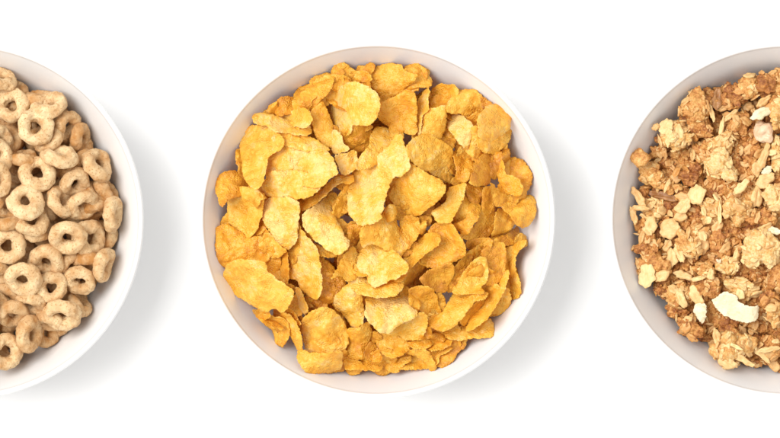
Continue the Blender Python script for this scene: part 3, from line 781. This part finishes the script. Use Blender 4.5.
def add_oats(parent, rs, rx, ry, rz, n, tone, surf):
    done = []
    for k in range(n):
        for _ in range(12):
            v = rs.normal(size=3); v /= np.linalg.norm(v); v[2] = abs(v[2]) * 1.1 - .12; v /= np.linalg.norm(v)
            if all(((v - w) ** 2).sum() > .16 for w in done): break
        done.append(v)
        cs = (surf / np.linalg.norm(surf, axis=1)[:, None]) @ (v * np.array([rx, ry, rz]) / np.linalg.norm(v * np.array([rx, ry, rz])))
        p = surf[cs.argmax()] * .99
        nn = v / np.array([rx, ry, rz]); nn /= np.linalg.norm(nn); nn = nn + rs.normal(size=3) * .27; nn[2] += .15
        j = rs.choice(len(oats), p=[.1, .13, .1, .15, .12, .12, .11, .08, .09])
        o = bpy.data.objects.new('oat_flake', oats[j][1]); col.objects.link(o); o.parent = parent
        o.location = tuple(p * S); o.rotation_euler = look(nn, rs.uniform(0, 6.28)).to_euler()
        s = rs.uniform(.55, .86); o.scale = (s, s, s)
        t = min(1, max(0, tone + .02 + rs.normal() * .17)); o.color = (t, t, t, 1)
def put(heap, name, P, f_me, x, y, Q, tone, q, clampd):
    Pw = (np.array(Q) @ P.T).T
    PP = np.c_[Pw[:, 0] + x, -Pw[:, 1] + y, Pw[:, 2]]
    dz = heap.drop(PP, q, clampd, (x, y) if clampd else None)
    o = obj(name, f_me, W(x, y, dz), tone=tone); heap.own(o); o.rotation_euler = Q.to_euler(); return o
cache = {}
def cluster(seed, x, y, rx, ry, ang, tone, noats, q, clampd, rough=1.0):
    rs = np.random.RandomState(seed); rz = min(rx, ry) * .75
    if seed not in cache:
        P, f = cluster_geo(seed, rx, ry, rz, rough, 0 if rough < .6 else 1)
        cache[seed] = (P, mesh('granola_cluster', P * S, f, M_crumb))
    P, me = cache[seed]
    sx, sy = heapR.slope(x, y)
    Q = Vector((0, 0, 1)).rotation_difference(Vector((-sx * .6, sy * .6, 1)).normalized()).to_matrix() @ Matrix.Rotation(ang, 3, 'Z')
    o = put(heapR, 'granola_cluster', P, me, x, y, Q, tone, q, clampd)
    add_oats(o, rs, rx, ry, rz, noats, tone, P[::5])
    return o
rs = np.random.RandomState(21)
for i in range(240):
    for _ in range(40):
        r = 138 * math.sqrt(rs.uniform(0, 1)); a = rs.uniform(0, 6.283)
        x, y = RB[0] + r * math.cos(a), RB[1] + r * math.sin(a)
        lim = -20 if x < 786 else -2
        h = heapR.H[int(y - RB[1] + 220), int(x - RB[0] + 220)]
        if h < heapR.dome(x, y) + lim - 8: break
    else: continue
    out = x >= 786
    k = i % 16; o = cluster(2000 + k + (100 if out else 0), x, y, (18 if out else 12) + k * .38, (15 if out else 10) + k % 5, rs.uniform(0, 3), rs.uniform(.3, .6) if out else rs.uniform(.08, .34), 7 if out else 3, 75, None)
    tag(o, 'granola cluster heaped beyond the picture edge' if out else 'brown granola cluster lying deep in the heap under the others', 'granola', GRG)
GL = """
G1|c|2|.42|knobbly brown cluster of fused oats|362,235,84,94,80
G1|c|0|.25|dark toasted cluster by the wall|505,190,62,72,90
G1|s|1|.30|flat reddish-brown nut skin|470,192,56,28,85
G1|c|1|.48|rounded golden-brown cluster|640,142,62,66,0
G1|c|0|.08|deep red-brown crumbly cluster|560,175,55,60,0
G1|c|0|.38|small tan cluster|705,108,48,52,0
G1|c|1|.36|rough orange-brown cluster at the picture edge|765,88,50,52,0
G1|c|2|.72|pale nubbly cluster with a smooth yellow oat|268,375,94,76,-15
G1|o|3|.85|smooth yellow oval oat|215,330,44,36,60
G1|c|2|.34|tall orange-brown craggy cluster|565,315,80,92,60
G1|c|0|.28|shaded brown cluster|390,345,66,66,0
G1|w|2|.8|curved cream sliver of coconut|692,262,66,26,28
G1|p|3|.8|chunky pinkish peanut half|702,352,56,50,-60
G1|c|3|.70|pale cluster at the picture edge|775,260,48,92,90
G1|k|3|.62|thin upright oat sliver|442,262,48,13,-75
G1|k|3|.6|slanting oat sliver|538,272,46,14,42
G1|k|3|.7|standing oat sliver|492,330,44,13,80
G1|o|1|.42|round brown oat|625,228,28,28,0
G1|o|2|.44|slanting tan oat|700,205,42,18,38
G1|c|2|.66|light cluster of oat slivers|490,420,88,55,20
G1|o|0|.40|small brown oat touching the wall|163,332,22,16,50
G2|c|2|.50|smooth golden nugget by the wall|82,90,52,46,0
G2|c|2|.58|lumpy golden cluster|140,165,70,58,-20
G2|c|1|.52|golden cluster of small crumbs|222,222,72,46,-15
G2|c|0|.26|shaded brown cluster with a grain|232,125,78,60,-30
G2|c|3|.88|brightest cream cluster with a pointed side|492,130,96,82,-25
G2|k|4|.90|slim cream oat lying aslant|585,232,54,20,42
G2|o|3|.84|broad pale oat with a centre crease|366,270,54,44,88
G2|s|2|.45|long brown pecan sliver|205,278,86,22,-12
G2|o|3|.72|plain tan oat tilted up|300,328,46,34,50
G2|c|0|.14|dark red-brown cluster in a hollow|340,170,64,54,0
G2|c|1|.68|greenish-pale cluster of oats|155,345,62,58,0
G2|k|2|.50|brown almond sliver by the wall|80,285,60,20,-55
G2|k|1|.50|brown almond sliver pressed upright to the wall|55,375,50,16,-75
G2|k|2|.46|short brown almond sliver|92,338,42,15,-5
G2|c|2|.70|tall cream cluster of broken oats|440,350,56,84,90
G2|k|3|.92|upright white almond sliver|481,362,56,11,88
G2|c|2|.66|crumbly straw-coloured cluster|565,345,82,78,0
G2|c|1|.24|orange-brown porous cluster|645,45,54,64,0
G2|s|3|.50|long toasted almond flake|700,78,72,22,70
G2|w|2|.9|small white almond chip|716,150,32,20,30
G2|c|2|.78|pale cluster beyond a toasted almond|765,60,42,96,90
G2|c|3|.86|cream cluster with a lacy side|755,305,54,92,90
G2|o|2|.66|greyish-yellow oat standing up|664,282,54,28,80
G2|o|2|.66|large curled golden oat|706,200,56,32,25
G2|c|1|.60|small straw-coloured cluster|610,290,60,50,0
G2|c|1|.40|brown cluster under a pair of oats|410,60,60,62,0
G2|c|0|.30|reddish crumbly cluster|700,390,80,40,0
G3|o|2|.70|mottled oat by the wall|136,28,52,34,70
G3|o|3|.62|fat golden oval oat|232,42,56,48,20
G3|c|0|.40|brown cluster by the wall|145,105,52,54,0
G3|c|2|.42|broad brown cluster by the wall|155,235,92,90,0
G3|o|4|.90|large pale green-yellow oat with a centre crease|120,275,64,42,92
G3|o|3|.60|tan oat beside a pale green one|195,278,44,24,30
G3|o|3|.74|plump yellow grain|247,186,50,27,88
G3|o|3|.70|plump grain leaning on its twin|284,162,52,24,-68
G3|o|2|.62|small tan grain|225,128,34,24,60
G3|c|3|.62|long golden cluster running aslant|328,140,96,52,-58
G3|c|2|.44|lumpy tan cluster with a rounded oat|385,70,56,56,0
G3|c|2|.24|porous orange cluster|482,110,52,60,0
G3|c|1|.18|rust-coloured crumb|552,102,50,34,0
G3|c|2|.34|round orange-brown cluster|432,330,62,58,0
G3|o|3|.70|short oat stuck on an orange cluster|436,268,28,18,80
G3|o|2|.66|long golden grain lying flat|305,276,52,22,-14
G3|p|3|.8|tiny pink nut chip|475,208,19,17,0
G3|c|3|.82|huge cream cluster of packed oats|690,155,120,112,-60
G3|c|2|.76|fluffy pale cluster|520,222,64,54,0
G3|c|2|.78|pale jagged cluster above a white almond|605,335,92,66,0
G3|w|2|.9|flat white almond flake at the picture edge|735,50,56,22,-8
G3|c|1|.50|tan cluster in the middle of smaller grains|400,240,54,52,0
G3|c|1|.50|cluster set with two fat oats|282,372,80,74,0
G3|o|3|.72|fat oat set in a cluster|290,392,54,22,-60
G3|o|3|.70|square-ended oat set beside a white chip|368,378,52,34,-70
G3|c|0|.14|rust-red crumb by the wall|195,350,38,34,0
G3|o|2|.62|narrow oat half buried|560,172,36,16,80
G3|k|3|.70|flat oat stick|380,292,40,14,10
G4|W|4|.9|large cream almond piece with a pointed end|436,48 447,38 478,14 518,6 560,28 585,62 640,78 676,84 684,116 672,156 640,172 585,168 532,144 480,116 455,86
G4|W|4|.92|small cream angular almond chunk|350,75 382,66 416,72 417,130 397,172 370,152 350,112
G4|c|1|.30|brown cluster pressed to the wall|345,180,78,68,-40
G4|c|3|.62|large cluster bristling with oat slivers|548,290,116,110,0
G4|k|4|.95|white sliver lying on a bristly cluster|556,280,38,10,-28
G4|k|4|.68|long oat stick on a bristly cluster|600,350,66,15,-30
G4|o|4|.64|broad tan oat at the bowl's lower edge|520,365,56,30,-28
G4|k|4|.66|upright oat stick on a bristly cluster|468,240,48,18,-75
G4|c|2|.36|orange-brown cluster at the picture edge|735,290,72,78,0
G4|k|3|.80|pale curved almond sliver|690,322,60,18,-48
G4|c|2|.58|pink-tan cluster at the picture edge|750,120,46,62,0
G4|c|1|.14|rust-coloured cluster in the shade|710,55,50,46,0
G4|c|1|.50|narrow tan cluster beside the large bristly one|668,180,34,40,0
G4|k|3|.66|flat oat stick on the cluster at the edge|725,298,54,17,12
"""
itemsR = []
rows = []
for n_, line in enumerate(GL.strip().split('\n')):
    t, kind, l, tone, desc, d = line.split('|')
    rows.append((int(l), n_, t, kind, float(tone), desc, d))
rows.sort(key=lambda r: r[0])
for (l, i, t, kind, tone, desc, d) in rows:
    rs = np.random.RandomState(4000 + i)
    cl = (-22 + 5 * l, 0 + 6 * l)
    if kind == 'W':
        P = np.array([px(t, *map(float, p.split(','))) for p in d.split()]); c = P.mean(0); P = c + (P - c) * .92
        vv, ff = flake_geo(P - c, 4000 + i, np.array(heapR.slope(*c)) - LIGHT * .15, (.5, -1), jag=.9, thick=3.4, blister=.1)
        e = heapR.drop(vv + np.array([c[0], c[1], 0]), 88, (2, 26), c)
        o = obj('almond_piece', to_world_mesh('almond_piece', vv, ff, M_white), W(c[0], c[1], e))
        itemsR.append((o, desc, c[0], c[1], 100)); o['cat_'] = 'almond piece'; continue
    cx, cy, rx, ry, ang = map(float, d.split(','))
    x, y = px(t, cx, cy); rx *= K; ry *= K; ang = math.radians(ang)
    if kind == 'c':
        if abs(abs(math.degrees(ang)) - 90) < 12: rx, ry = max(rx, ry), min(rx, ry)   # long axis turned by the angle
        nug = 'smooth' in desc and 'nugget' in desc
        o = cluster(4000 + i, x, y, rx * .98, ry * .98, ang, tone, 0 if nug else int(3 + rx * ry / 28 + (12 if 'oat' in desc else 0)), 82, cl, .45 if nug else (1.25 if tone < .3 else 1.0))
    else:
        a, b = max(rx, ry), min(rx, ry)
        base = {'o': 2.6, 'k': 2.0, 's': 1.8, 'w': 2.4, 'p': b * .75}[kind]
        P, me = oat_mesh(4000 + i, a, b, base, True) if kind != 'p' else (None, None)
        if kind == 'p':
            v0, f = ICO4; P = v0 * np.array([a, b, base]); P += v0 * (3.2 * vnoise(P / 7, i) + 1.2 * vnoise(P / 3, i + 1))[:, None]; P[:, 2] *= .8
            me = mesh('peanut_piece', P * S, f, M_pink)
        if kind == 'w': me.materials[0] = M_green if 'coconut' in desc else M_white
        if kind == 's': me.materials[0] = M_brown if 'toasted' not in desc else M_oat
        sx, sy = heapR.slope(x, y)
        n = (-sx * .7 + LIGHT[0] * (tone - .5) * .5 + rs.normal() * .12, sy * .7 - LIGHT[1] * (tone - .5) * .5 + rs.normal() * .12, 1)
        nm = {'o': 'oat_flake_loose', 'k': 'oat_sliver', 's': 'nut_skin', 'w': 'almond_flake', 'p': 'peanut_piece'}[kind]
        if 'almond' in desc and kind == 'k': nm = 'almond_sliver'
        if kind == 's': nm = 'pecan_sliver' if 'pecan' in desc else ('almond_flake' if 'almond' in desc else 'nut_skin')
        if 'coconut' in desc: nm = 'coconut_sliver'
        if nm == 'oat_flake_loose': nm = 'rolled_oat'
        o = put(heapR, nm, P, me, x, y, look(n, ang), tone, 84, cl)
        itemsR.append((o, desc, x, y, rx * ry)); o['cat_'] = nm.replace('_', ' '); continue
    itemsR.append((o, desc, x, y, rx * ry)); o['cat_'] = 'granola'
rs = np.random.RandomState(8)
shown = (np.arange(heapR.G)[None, :] - heapR.G / 2 + RB[0] < 792) & (heapR.H < 99)
for i in range(170):          # small clusters filling the gaps, with the gap shade put into their tone
    g = heapR.gap(25, 146, rs, shown)
    if g is None: break
    x, y = g
    k = i % 10
    o = cluster(6000 + k, x, y, 7.5 + k * .5, 6.5 + (k % 4) * .9, rs.uniform(0, 3), rs.uniform(.15, .48), 3, 70, (-40, -20))
    tag(o, 'small granola crumb wedged in a gap between bigger clusters', 'granola', GRG)
label_all(itemsR, RB, 'granola', GRG)

for it in itemsR:
    it[0]['category'] = it[0]['cat_']; del it[0]['cat_']

# ------------------------------------------------------------------ table, light, camera
v = [(-4, -4, 0), (4, -4, 0), (4, 4, 0), (-4, 4, 0)]
tb = obj('tabletop', mesh('tabletop', v, [(0, 1, 2, 3)], M_table, False)); tb['kind'] = 'structure'

w = bpy.data.worlds.new('World'); scene.world = w; w.use_nodes = True
w.node_tree.nodes['Background'].inputs[0].default_value = (1, .985, .965, 1)
w.node_tree.nodes['Background'].inputs[1].default_value = .90
def area(name, loc, size, power, colr, target=(0, 0, .05)):
    l = bpy.data.lights.new(name, 'AREA'); l.shape = 'RECTANGLE'; l.size, l.size_y = size; l.energy = power; l.color = colr
    o = bpy.data.objects.new(name, l); col.objects.link(o); o.location = loc
    o.rotation_euler = (Vector(target) - Vector(loc)).to_track_quat('-Z', 'Y').to_euler()
    return o
area('key_softbox', (-1.25, .44, 2.3), (1.6, 1.6), 80, (1, .985, .965))  # soft key lamp out of view, high on the left

cam = bpy.data.cameras.new('camera'); co = bpy.data.objects.new('camera', cam); col.objects.link(co)
D = 5400
cam.sensor_width = 36; cam.lens = 36 * D / 780; cam.clip_start = .05; cam.clip_end = 20
co.location = (0, 0, (D - TABLE) * S); co.rotation_euler = (0, 0, 0)
scene.camera = co
scene.view_settings.view_transform = 'Standard'; scene.view_settings.look = 'None'
scene.view_settings.exposure = 0.0; scene.view_settings.gamma = 1
scene.cycles.max_bounces = 10; scene.cycles.diffuse_bounces = 6

# leave out the buried pieces that cannot be seen from above
drop = []
for heap, pre in ((heapC, 'corn_flake'), (heapL, 'oat_ring'), (heapR, 'granola_cluster')):
    n = np.bincount(heap.I[heap.I >= 0], minlength=heap.n + 1)
    kept = sorted(((n[i], o.name, o) for i, o in heap.objs.items() if o.name.split('.')[0] == pre), key=lambda t: (-t[0] * (1.5 if -.29 / 2 < t[2].location.x < .29 / 2 else 1), t[1]))
    for k, (h, _, o) in enumerate(kept):
        if k >= 298 or h < 1: drop += [o, *o.children]
bpy.data.batch_remove(drop)
